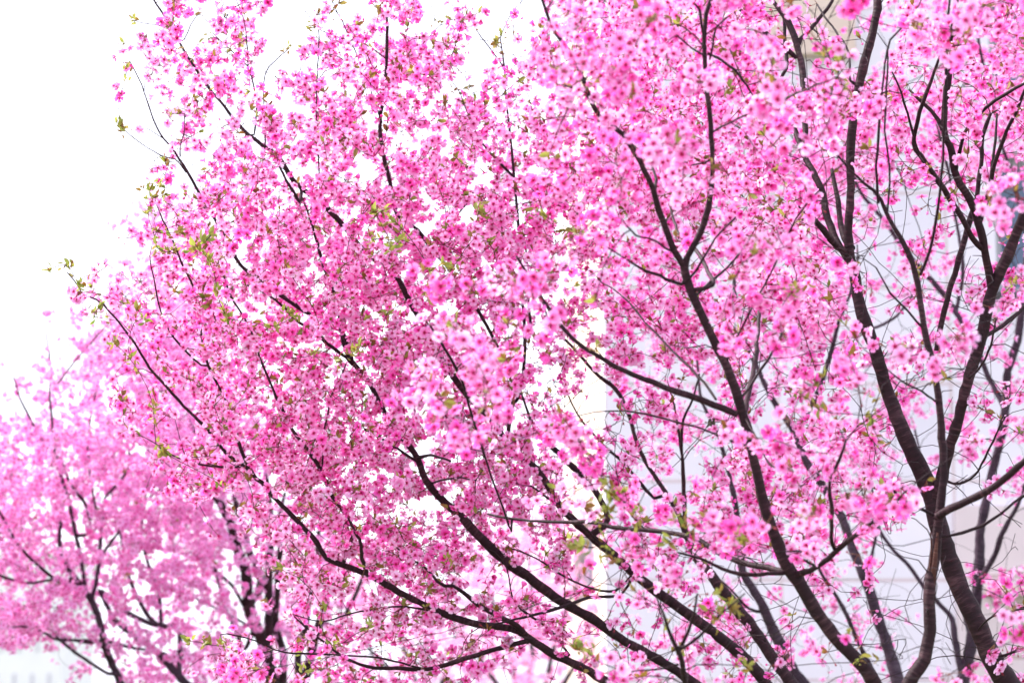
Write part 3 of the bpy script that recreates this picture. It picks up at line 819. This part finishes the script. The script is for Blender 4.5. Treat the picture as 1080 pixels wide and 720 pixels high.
# ------------------------------------------------------------------ flowers
def flower_template(lod, cup, seed):
    """a five petalled cherry flower of petal length 1 facing +z, on a short red tube that starts at the origin"""
    r_ = np.random.default_rng(seed)
    V, Q, A_, FM, DT = [], [], [], [], []
    z0 = 0.34
    if lod == 0:
        base2 = [(.08, 0), (.40, -.25), (.40, .25), (.46, 0), (.74, -.43), (.74, .43), (.76, 0), (.99, -.21), (.93, 0), (.99, .21)]
        fq = [(0, 1, 3, 3), (0, 3, 2, 2), (1, 4, 6, 3), (3, 6, 5, 2), (4, 7, 8, 6), (6, 8, 9, 5)]
    else:
        base2 = [(.06, 0), (.62, -.43), (.62, .43), (.97, -.22), (.97, .22), (.55, 0)]
        fq = [(0, 1, 5, 5), (0, 5, 2, 2), (1, 3, 5, 5), (5, 4, 2, 2), (3, 4, 5, 5)]
    tris, quads = [], []
    for k in range(5):
        a = k * 2 * math.pi / 5 + r_.normal(0, .07)
        tl = cup + r_.normal(0, .15); s = 1 + r_.normal(0, .07); dt = r_.normal(0, .13); dr_ = r_.normal(0, .05)
        off = len(V)
        for x, y in base2:
            rad = math.hypot(x, y)
            z = z0 + tl * rad ** 1.35 + 0.28 * y * y * (1 - cup) - 0.10 * (rad > .85) * r_.random() + r_.normal(0, .02)
            sq = math.sqrt(max(0.25, 1 - (tl * .75) ** 2 * .8))
            X, Y = x * s * sq, y * s
            V.append((X * math.cos(a) - Y * math.sin(a), X * math.sin(a) + Y * math.cos(a), z))
            A_.append(min(1, max(0, rad + dr_ * (rad > .3)))); DT.append(dt)
        for f in fq:
            g_ = [off + i for i in f]
            if g_[2] == g_[3]: tris.append(g_[:3])
            else: quads.append(g_)
    nt_p, nq_p = len(tris), len(quads)
    # stamens: a small star of deep magenta standing in the throat
    if lod == 0:
        for k in range(7):
            a = k * 2 * math.pi / 7 + r_.normal(0, .2); rr = r_.uniform(.12, .26); off = len(V)
            V += [(0.03 * math.cos(a + 1.5), 0.03 * math.sin(a + 1.5), z0 + .05), (0.03 * math.cos(a - 1.5), 0.03 * math.sin(a - 1.5), z0 + .05),
                  (rr * math.cos(a), rr * math.sin(a), z0 + r_.uniform(.3, .48))]
            A_ += [0, 0, .12]
            tris.append([off, off + 1, off + 2])
    nt_s = len(tris)
    ns = 5 if lod == 0 else 3
    off = len(V)
    for z, rr in ((0, .055), (.16, .13), (.36, .12)) if lod == 0 else ((0, .06), (.35, .14)):
        for k in range(ns):
            a = k * 2 * math.pi / ns
            V.append((rr * math.cos(a), rr * math.sin(a), z)); A_.append(0)
    for ring in range(2 if lod == 0 else 1):
        for k in range(ns):
            k2 = (k + 1) % ns; b = off + ring * ns
            quads.append([b + k, b + k2, b + ns + k2, b + ns + k])
    if lod == 0:      # five pointed sepals
        for k in range(5):
            a = (k + .5) * 2 * math.pi / 5; o2 = len(V)
            V += [(.12 * math.cos(a - .5), .12 * math.sin(a - .5), .34), (.12 * math.cos(a + .5), .12 * math.sin(a + .5), .34), (.40 * math.cos(a), .40 * math.sin(a), .40)]
            A_ += [0, 0, 0]
            tris.append([o2, o2 + 1, o2 + 2])
    fm = [0] * nq_p + [1] * (len(quads) - nq_p) + [0] * nt_s + [1] * (len(tris) - nt_s)
    return dict(v=np.array(V), q=np.array(quads).reshape(-1, 4), t=np.array(tris).reshape(-1, 3), a=np.array(A_), fm=np.array(fm), nq=len(quads), dt=np.array(DT + [0] * (len(V) - len(DT))))


def calyx_template():
    """what is left when the petals have dropped: red tube, sepals, a tuft of stamens"""
    V, tris, quads = [], [], []
    for z, rr in ((0, .07), (.25, .19), (.5, .16)):
        for k in range(5):
            a = k * 2 * math.pi / 5
            V.append((rr * math.cos(a), rr * math.sin(a), z))
    for ring in range(2):
        for k in range(5):
            k2 = (k + 1) % 5; b = ring * 5
            quads.append([b + k, b + k2, b + 5 + k2, b + 5 + k])
    for k in range(5):
        a = (k + .5) * 2 * math.pi / 5; o2 = len(V)
        V += [(.15 * math.cos(a - .6), .15 * math.sin(a - .6), .48), (.15 * math.cos(a + .6), .15 * math.sin(a + .6), .48), (.42 * math.cos(a), .42 * math.sin(a), .62)]
        tris.append([o2, o2 + 1, o2 + 2])
    for k in range(6):
        a = k * 1.05; o2 = len(V)
        V += [(.03 * math.cos(a + 1.5), .03 * math.sin(a + 1.5), .45), (.03 * math.cos(a - 1.5), .03 * math.sin(a - 1.5), .45), (.2 * math.cos(a), .2 * math.sin(a), .95)]
        tris.append([o2, o2 + 1, o2 + 2])
    return dict(v=np.array(V), q=np.array(quads), t=np.array(tris), a=np.zeros(len(V)), fm=np.ones(len(quads) + len(tris), int), nq=len(quads), dt=np.zeros(len(V)))


def bud_template():
    """a closed rose bud on its red tube"""
    V, A_, quads = [], [], []
    prof = ((0, .06, 0), (.2, .14, 0), (.34, .15, 0), (.36, .2, .42), (.6, .31, .5), (.9, .27, .62), (1.1, .10, .5))
    for i, (z, rr, a) in enumerate(prof):
        for k in range(5):
            t = k * 2 * math.pi / 5 + i * .25
            V.append((rr * math.cos(t), rr * math.sin(t), z)); A_.append(a)
    for i in range(len(prof) - 1):
        for k in range(5):
            k2 = (k + 1) % 5; b = i * 5
            quads.append([b + k, b + k2, b + 5 + k2, b + 5 + k])
    fm = [1] * 10 + [0] * (len(quads) - 10)
    tris = [[30, 31, 32], [30, 32, 33], [30, 33, 34]]
    return dict(v=np.array(V), q=np.array(quads), t=np.array(tris), a=np.array(A_), fm=np.array(fm + [0] * 3), nq=len(quads), dt=np.zeros(len(V)))


FLOWERS = [[flower_template(l, c_, 10 * l + i) for i, c_ in enumerate((.10, .24, .42, .7, 1.25))] for l in (0, 1)]
CALYX = calyx_template()
BUD = bud_template()
for f_ in FLOWERS: f_ += [BUD, CALYX]
TINTS = (0.0, 0.25, 0.5, 0.75, 1.0)
VARIANT = {}


def variant_mesh(tp, key, tint):
    k = (key, tint)
    if k not in VARIANT:
        fl = np.stack([tp['a'], np.clip(tint + tp['dt'], 0, 1), np.zeros(len(tp['a']))], -1)
        VARIANT[k] = np_mesh('blossom', tp['v'], tp['q'], tp['t'], [M_PETAL, M_CALYX], tp['fm'], {'fl': ('FLOAT_VECTOR', fl)})
    return VARIANT[k]


def frames(z):
    """rotation matrices whose third column is z, spun at random"""
    z = z / np.linalg.norm(z, axis=1)[:, None]
    h = rng.standard_normal(z.shape)
    x = h - z * (h * z).sum(1)[:, None]; x /= np.linalg.norm(x, axis=1)[:, None]
    y = np.cross(z, x)
    return np.stack([x, y, z], -1)


def stuff_flowers(name, tree, pos, rot, size, var, tint, lod):
    vs, qs, ts, at, fq, ft, off = [], [], [], [], [], [], 0
    for k in range(7):
        tp = FLOWERS[lod][k]
        s = np.where(var == k)[0]
        if not len(s): continue
        v = np.einsum('nij,vj->nvi', rot[s] * size[s][:, None, None], tp['v']) + pos[s][:, None, :]
        nv = len(tp['v'])
        a = np.zeros((len(s), nv, 3)); a[:, :, 0] = tp['a'][None, :]; a[:, :, 1] = np.clip(tint[s][:, None] + tp['dt'][None], 0, 1); a[:, :, 2] = 0
        o = off + np.arange(len(s))[:, None, None] * nv
        vs.append(v.reshape(-1, 3)); at.append(a.reshape(-1, 3))
        qs.append((tp['q'][None] + o).reshape(-1, 4)); ts.append((tp['t'][None] + o).reshape(-1, 3))
        fq.append(np.tile(tp['fm'][:tp['nq']], len(s))); ft.append(np.tile(tp['fm'][tp['nq']:], len(s)))
        off += nv * len(s)
    me = np_mesh(name, np.concatenate(vs) - tree.base, np.concatenate(qs), np.concatenate(ts), [tree.petal, M_CALYX], np.concatenate(fq + ft), {'fl': ('FLOAT_VECTOR', np.concatenate(at))})
    o = link(name, me, tree.root); o['kind'] = 'stuff'
    return o


def stalk_arrays(a, b, r):
    """three sided stalks from a to b"""
    n = len(a)
    R = frames(b - a)
    ang = np.arange(3) * 2 * math.pi / 3
    ring = R[:, :, 0][:, None, :] * np.cos(ang)[None, :, None] + R[:, :, 1][:, None, :] * np.sin(ang)[None, :, None]
    v = np.concatenate([a[:, None, :] + ring * r, b[:, None, :] + ring * r], 1)
    q = np.array([[0, 1, 4, 3], [1, 2, 5, 4], [2, 0, 3, 5]])[None] + (np.arange(n) * 6)[:, None, None]
    return v.reshape(-1, 3), q.reshape(-1, 4)


LEAF2 = np.array([(0, 0, 0), (.3, -.20, .05), (.3, .20, .05), (.34, 0, -.02), (.65, -.19, .05), (.65, .19, .05), (.68, 0, -.05), (1, 0, -.16)])
LEAFQ = np.array([(1, 4, 6, 3), (3, 6, 5, 2)]); LEAFT = np.array([(0, 1, 3), (0, 3, 2), (4, 7, 6), (6, 7, 5)])


def leaf_arrays(pos, axis, size):
    """leaves: blade along the axis"""
    n = len(pos)
    R = frames(axis)
    R = np.stack([R[:, :, 2], R[:, :, 0], R[:, :, 1]], -1)
    v = np.einsum('nij,vj->nvi', R * np.asarray(size)[:, None, None], LEAF2) + pos[:, None, :]
    o = (np.arange(n) * 8)[:, None, None]
    return v.reshape(-1, 3), (LEAFQ[None] + o).reshape(-1, 4), (LEAFT[None] + o).reshape(-1, 3)


def dress(tree, clusters, grid, lod, radius, tint_mu, tint_sd, nper, parts, sub, sprays=(), bare=(), red=None, twig_parts=40, small_leaf=0.45, face=(0, 0, 0)):
    """twigs to every cluster, then flowers on stalks; the clusters that show largest are parts of their own"""
    tg = [(*P(*c), 0) for c in clusters] + [(*P(*b), 1) for b in bare] + [(*P(s[0], s[1], s[2]), 2) for s in sprays]
    tw = grow(tree, tg)
    # twigs: longest ones their own parts, the rest one mass
    vis = lambda c: 1.0 if tree.in_view(c) else 0.0
    order = sorted(range(len(tw)), key=lambda i: -tw[i][4] * vis(tw[i][0][-1]))
    vs, qs, bk, caps, off = [], [], [], [], 0
    for rank, i in enumerate(order):
        c, r, _, _, l = tw[i]
        v, q, b, cp = tube(c, r, 5 if lod == 0 else 3)
        if rank < twig_parts:
            tree.mesh_part('twig', v, q, b, cp, M_TWIG)
        else:
            vs.append(v); qs.append(q + off); bk.append(b); caps.append(cp + off); off += len(v)
    if vs:
        tree.mesh_part('twigs', np.concatenate(vs), np.concatenate(qs), np.concatenate(bk), np.concatenate(caps), M_TWIG, 'stuff')
    # blossom clusters
    cl = []
    for c, r, d, i, l in tw:
        if tg[i][3] != 0: continue
        cl.append((c[-1], d, clusters[i]))
        step = 0.026 if lod == 0 else 0.04
        s_ = l - rng.uniform(.8, 1.4) * step
        while s_ > 0.25 * l and l > 0.05:
            k = min(len(c) - 2, int(s_ / l * (len(c) - 1)))
            f = s_ / l * (len(c) - 1) - k
            p = c[k] * (1 - f) + c[k + 1] * f
            rel = p - np.array([0, 0, CAM_Z]); dd = rel @ FW
            u = 540 + rel[0] / (K * dd); v = 360 - (rel @ UP) / (K * dd)
            gv = int(grid[min(17, max(0, int(v // 40)))][min(26, max(0, int(u // 40)))]) / 9
            near = (np.hypot(COVER[:, 0] - u, COVER[:, 1] - v) - COVER[:, 2] / 2 < 50 / dd) & (COVER[:, 3] > dd - .03)
            ok = not near.any() or rng.random() > COVER[near, 4].max()
            if ok and rng.random() < gv * 1.1:
                dr = rng.standard_normal(3); dr /= np.linalg.norm(dr)
                cl.append((p, dr * .8 + d * .4, (u, v, dd)))
            s_ -= rng.uniform(.8, 1.5) * step
    inside = [k for k, x in enumerate(cl) if 0 < x[2][0] < 1080 and 0 < x[2][1] < 720]
    inside.sort(key=lambda k: cl[k][2][2])
    own = set(inside[:parts])
    print(tree.root.name, len(clusters), len(cl))
    POS, AX, SZ, VAR, TN, SA, LP, LA, LS = [], [], [], [], [], [], [], [], []
    for k, (p, d, (u, v, dd)) in enumerate(cl):
        n = max(2, rng.poisson(nper))
        red_p = red(u, v) if red else 0.05
        dirs = rng.standard_normal((n, 3)) + d * 0.5 + np.array([0, 0, -0.35])
        dirs /= np.linalg.norm(dirs, axis=1)[:, None]
        ln = rng.uniform(.9, 2.0, n)[:, None] * radius
        pos = p + dirs * ln
        ax = dirs + rng.standard_normal((n, 3)) * 0.35 + np.array([0, 0, -0.15]) + np.array(face)
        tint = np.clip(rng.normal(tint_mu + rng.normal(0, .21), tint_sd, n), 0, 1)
        if rng.random() < .10: tint = np.clip(tint + .45, 0, 1)
        size = radius * rng.uniform(.82, 1.12, n)
        var = rng.choice(6, n, p=(.30, .27, .17, .10, .06, .10))
        var = np.where(rng.random(n) < red_p, 6, var)
        size = np.where(var == 6, size * .75, np.where(var == 5, size * .8, size))
        if rng.random() < small_leaf:
            m = rng.integers(1, 5)
            LP.append(np.repeat(p[None], m, 0)); LA.append(rng.standard_normal((m, 3)) * .7 + d + np.array([0, 0, .5])); LS.append(rng.uniform(.012, .028, m))
        if k in own:
            st_v, st_q = stalk_arrays(np.zeros((n, 3)), pos - p, 0.0007)
            co = link('blossom_cluster', None if False else np_mesh('blossom_cluster', st_v, st_q, mats=[M_PEDICEL]), tree.root)
            co.location = p - tree.base
            R = frames(ax)
            if sub:
                for j in range(n):
                    tp = FLOWERS[lod][var[j]]
                    tn = min(TINTS, key=lambda q_: abs(q_ - tint[j]))
                    bo = link(('blossom', 'blossom', 'blossom', 'blossom', 'blossom', 'bud', 'calyx')[var[j]], variant_mesh(tp, (lod, int(var[j])), tn), co)
                    m4 = Matrix(R[j].tolist()).to_4x4(); m4.translation = Vector(pos[j] - p)
                    bo.matrix_basis = m4 @ Matrix.Scale(float(size[j]), 4)
            else:
                o = stuff_flowers('blossoms', tree, pos, R, size, var, tint, lod)
                del o['kind']
                o.data.transform(Matrix.Translation(Vector(tree.base - p)))
                o.parent = co
        else:
            POS.append(pos); AX.append(ax); SZ.append(size); VAR.append(var); TN.append(tint); SA.append(np.repeat(p[None], n, 0))
    ends = {i: (c[-1], d) for c, r, d, i, l in tw}
    n0 = len(clusters) + len(bare)
    for k, s in enumerate(sprays):       # loose small leaves round each spray
        if len(s) > 4: continue
        p, d = ends[n0 + k]; m = 7
        LP.append(p - d * rng.uniform(0, .05, (m, 1)) + rng.standard_normal((m, 3)) * .006); LA.append(rng.standard_normal((m, 3)) * .8 + d + np.array([0, 0, .3])); LS.append(rng.uniform(.012, .024, m))
    pos = np.concatenate(POS)
    stuff_flowers('blossoms', tree, pos, frames(np.concatenate(AX)), np.concatenate(SZ), np.concatenate(VAR), np.concatenate(TN), lod)
    if lod == 0:
        v, q = stalk_arrays(np.concatenate(SA), pos, 0.0007)
        o = link('flower_stalks', np_mesh('flower_stalks', v - tree.base, q, mats=[M_PEDICEL]), tree.root); o['kind'] = 'stuff'
    if LP:
        v, q, t = leaf_arrays(np.concatenate(LP), np.concatenate(LA), np.concatenate(LS))
        gr = (rng.random(len(v) // 8) < .5).astype(int)
        o = link('leaves', np_mesh('leaves', v - tree.base, q, t, [M_BRONZE, M_LEAF], (np.concatenate([np.repeat(gr, 2), np.repeat(gr, 4)]))), tree.root); o['kind'] = 'stuff'
    # leaf sprays
    for k, s in enumerate(sprays):
        p, d = ends[n0 + k]
        dead = len(s) > 4
        m = (5 if not dead else 3) + int(rng.integers(0, 4))
        ax = rng.standard_normal((m, 3)) * .75 + d * .6 + np.array([0, 0, -.9 if dead else .55])
        v, q, t = leaf_arrays(np.zeros((m, 3)) + rng.standard_normal((m, 3)) * .004, ax, rng.uniform(.4, .95, m) * s[3] * (.8 if tree is B else 1))
        o = link('withered_leaves' if dead else 'leaf_spray', np_mesh('leaf_spray', v, q, t, [M_DEAD if dead else M_LEAF]), tree.root)
        o.location = p - tree.base


def in_view(self, c):
    rel = c - np.array([0, 0, CAM_Z]); d = rel @ FW
    return abs(rel[0]) < 540 * K * d and abs(rel @ UP) < 360 * K * d


Tree.in_view = in_view
COVER = np.concatenate([limb_cover(t) for t in (A, B, Cc, G, F, D, E)])


def bare_spots(boxes_, drange):
    out = []
    for (u0, v0, u1, v1, n) in boxes_:
        for _ in range(int(n * 1.15)):
            out.append((rng.uniform(u0, u1), rng.uniform(v0, v1), rng.uniform(*drange)))
    return out


# ---- sharp tree
red_low = lambda u, v: 0.36 if (v > 590 and u < 470) else 0.26 if v > 590 else 0.20 if v > 540 else 0.14
ca = scatter(A, MAIN, 62, 5.2, (5.55, 6.9), lambda c, r: 1.0 if c < 14 else (.85 if c < 18 else .6 if c < 20 else .25 if c < 22 else 0), kcov=1.25)
spr_a = [(53, 284, 5.5, .030), (73, 281, 5.5, .028), (84, 300, 5.5, .025), (158, 202, 5.55, .034), (166, 196, 5.55, .028), (172, 206, 5.55, .026), (156, 224, 5.55, .026), (166, 262, 5.5, .026), (190, 245, 5.5, .026),
         (213, 256, 5.2, .040), (222, 248, 5.2, .036), (208, 262, 5.2, .036), (220, 274, 5.3, .032), (228, 305, 5.4, .028), (184, 263, 5.45, .026), (104, 325, 5.4, .030), (100, 334, 5.4, .026), (150, 336, 5.4, .028), (236, 328, 5.5, .030), (240, 336, 5.5, .026),
         (120, 362, 5.5, .028), (137, 378, 5.5, .026), (397, 226, 5.2, .034), (404, 222, 5.2, .032), (416, 233, 5.3, .034), (392, 253, 5.2, .028), (421, 254, 5.2, .026), (413, 262, 5.2, .026), (505, 223, 5.6, .034), (512, 229, 5.6, .028), (501, 250, 5.7, .028), (515, 255, 5.7, .024),
         (466, 278, 5.3, .030), (456, 290, 5.3, .030), (462, 303, 5.3, .028), (452, 308, 5.3, .026), (477, 283, 5.4, .026), (409, 330, 5.6, .026), (302, 329, 5.5, .030), (308, 335, 5.5, .026), (290, 344, 5.5, .030),
         (372, 372, 5.4, .032), (378, 367, 5.4, .030), (356, 382, 5.5, .026), (333, 370, 5.6, .024), (172, 476, 5.4, .032), (178, 480, 5.4, .026), (162, 429, 5.5, .024), (235, 514, 5.5, .026), (600, 244, 5.7, .028), (555, 225, 5.7, .030),
         (201, 676, 5.5, .034), (218, 679, 5.5, .032), (236, 681, 5.5, .026), (296, 600, 5.5, .028), (350, 680, 5.6, .030), (390, 660, 5.6, .024), (322, 705, 5.5, .026), (340, 640, 5.5, .022), (472, 590, 5.6, .024),
         (255, 45, 6.1, .024), (305, 51, 6.05, .022), (128, 131, 5.95, .026), (126, 128, 5.95, .022), (139, 22, 6.1, .018), (134, 72, 5.9, .020), (222, 36, 6.1, .016), (350, 0, 6.2, .016), (494, 18, 6.4, .026), (530, 38, 6.4, .030), (524, 44, 6.4, .028), (472, 22, 6.3, .024), (329, 30, 6.05, .026), (475, 68, 6.4, .022), (495, 92, 6.4, .022), (180, 120, 5.95, .02)]
dress(A, ca, MAIN, 0, .0138, .48, .32, 4.2, 100, True, spr_a,
      bare_spots(((560, 395, 690, 500, 46), (480, 545, 640, 700, 40), (640, 560, 800, 700, 26), (390, 620, 520, 700, 10)), (5.7, 6.7)), red_low, face=(0, -.6, -.1))

# ---- nearest tree
cb = scatter(B, NEAR, 150, 5.6, (3.75, 4.75), lambda c, r: 1.0, kcov=1.1)
spr_b = [(640, 510, 4.1, .034), (645, 528, 4.1, .036), (655, 520, 4.1, .030), (638, 540, 4.1, .034), (612, 576, 4.1, .040), (604, 573, 4.1, .034), (642, 582, 4.1, .026), (670, 540, 4.15, .028), (722, 552, 4.1, .032), (712, 548, 4.1, .028), (706, 570, 4.1, .026),
         (785, 570, 4.1, .032), (778, 566, 4.1, .028), (774, 640, 4.0, .036), (768, 636, 4.0, .030), (757, 645, 4.0, .026), (613, 682, 4.1, .036), (606, 680, 4.1, .028), (787, 702, 4.1, .026), (868, 396, 4.2, .026), (860, 428, 4.2, .024), (919, 436, 4.3, .024), (928, 466, 4.3, .024),
         (838, 305, 4.2, .026), (834, 310, 4.2, .024), (870, 60, 4.0, .028), (884, 62, 4.0, .026), (893, 95, 4.0, .022), (906, 698, 4.3, .022), (995, 399, 4.4, .022), (1070, 298, 4.5, .024), (520, 385, 4.5, .024), (445, 395, 4.5, .024), (630, 365, 4.3, .022), (566, 222, 4.3, .026), (607, 244, 4.3, .024), (538, 395, 4.4, .024),
         (752, 441, 4.9, .026, 1), (768, 443, 4.9, .030, 1), (743, 454, 4.9, .020, 1), (1016, 88, 4.6, .018, 1)]
dress(B, cb, NEAR, 0, .0138, .46, .30, 4.4, 100, True, spr_b,
      bare_spots(((830, 120, 1070, 420, 60), (780, 540, 1010, 715, 62), (600, 400, 780, 600, 26), (820, 0, 920, 110, 22), (640, 600, 800, 715, 14), (700, 230, 860, 430, 20)), (4.1, 5.0)), red_low, small_leaf=.3, face=(0, -.7, -.1))

# ---- right tree
cc_ = scatter(Cc, MAIN, 80, 5.4, (4.9, 6.1), lambda c, r: .5 if c > 21 else .4 if c > 18 else .15 if c > 16 and r < 8 else 0, kcov=1.6)
dress(Cc, cc_, MAIN, 0, .0138, .55, .28, 4.4, 100, True, (), bare_spots(((850, 150, 1079, 420, 70), (900, 420, 1079, 715, 60), (820, 0, 1079, 150, 30)), (5.0, 6.2)), red_low, face=(0, -.6, -.1))

# ---- grey trunked trees behind
cg = scatter(G, MAIN, 36, 6, (7.4, 8.9), lambda c, r: .35 if 16 <= c <= 21 else .22 if 21 < c <= 23 else 0, kcov=1.6)
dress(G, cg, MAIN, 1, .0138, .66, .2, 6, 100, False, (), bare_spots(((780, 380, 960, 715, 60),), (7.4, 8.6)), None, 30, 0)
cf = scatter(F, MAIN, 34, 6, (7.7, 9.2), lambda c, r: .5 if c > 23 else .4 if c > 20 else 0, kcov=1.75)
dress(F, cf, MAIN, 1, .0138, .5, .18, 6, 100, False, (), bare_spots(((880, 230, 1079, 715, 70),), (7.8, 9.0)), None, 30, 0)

# ---- left trees behind
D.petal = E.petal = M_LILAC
cd = scatter(D, LEFT, 30, 6.5, (8.8, 10.3), lambda c, r: 1.0 if c < 5 else .7 if c < 7 else .3, kcov=1.9)
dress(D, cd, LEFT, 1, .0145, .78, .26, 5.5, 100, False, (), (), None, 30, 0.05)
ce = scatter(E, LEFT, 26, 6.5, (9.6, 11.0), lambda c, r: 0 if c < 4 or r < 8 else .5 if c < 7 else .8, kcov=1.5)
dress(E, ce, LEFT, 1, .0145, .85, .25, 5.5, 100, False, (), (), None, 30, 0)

# ---- far trees
for k, t in enumerate(H):
    ch = scatter(t, FAR, 11, 9, (t.d - 1.3, t.d + 1.3), (lambda c, r: .8 if c < 12 else .3) if k == 0 else (lambda c, r: .2 if c < 12 else .8), kcov=.9)
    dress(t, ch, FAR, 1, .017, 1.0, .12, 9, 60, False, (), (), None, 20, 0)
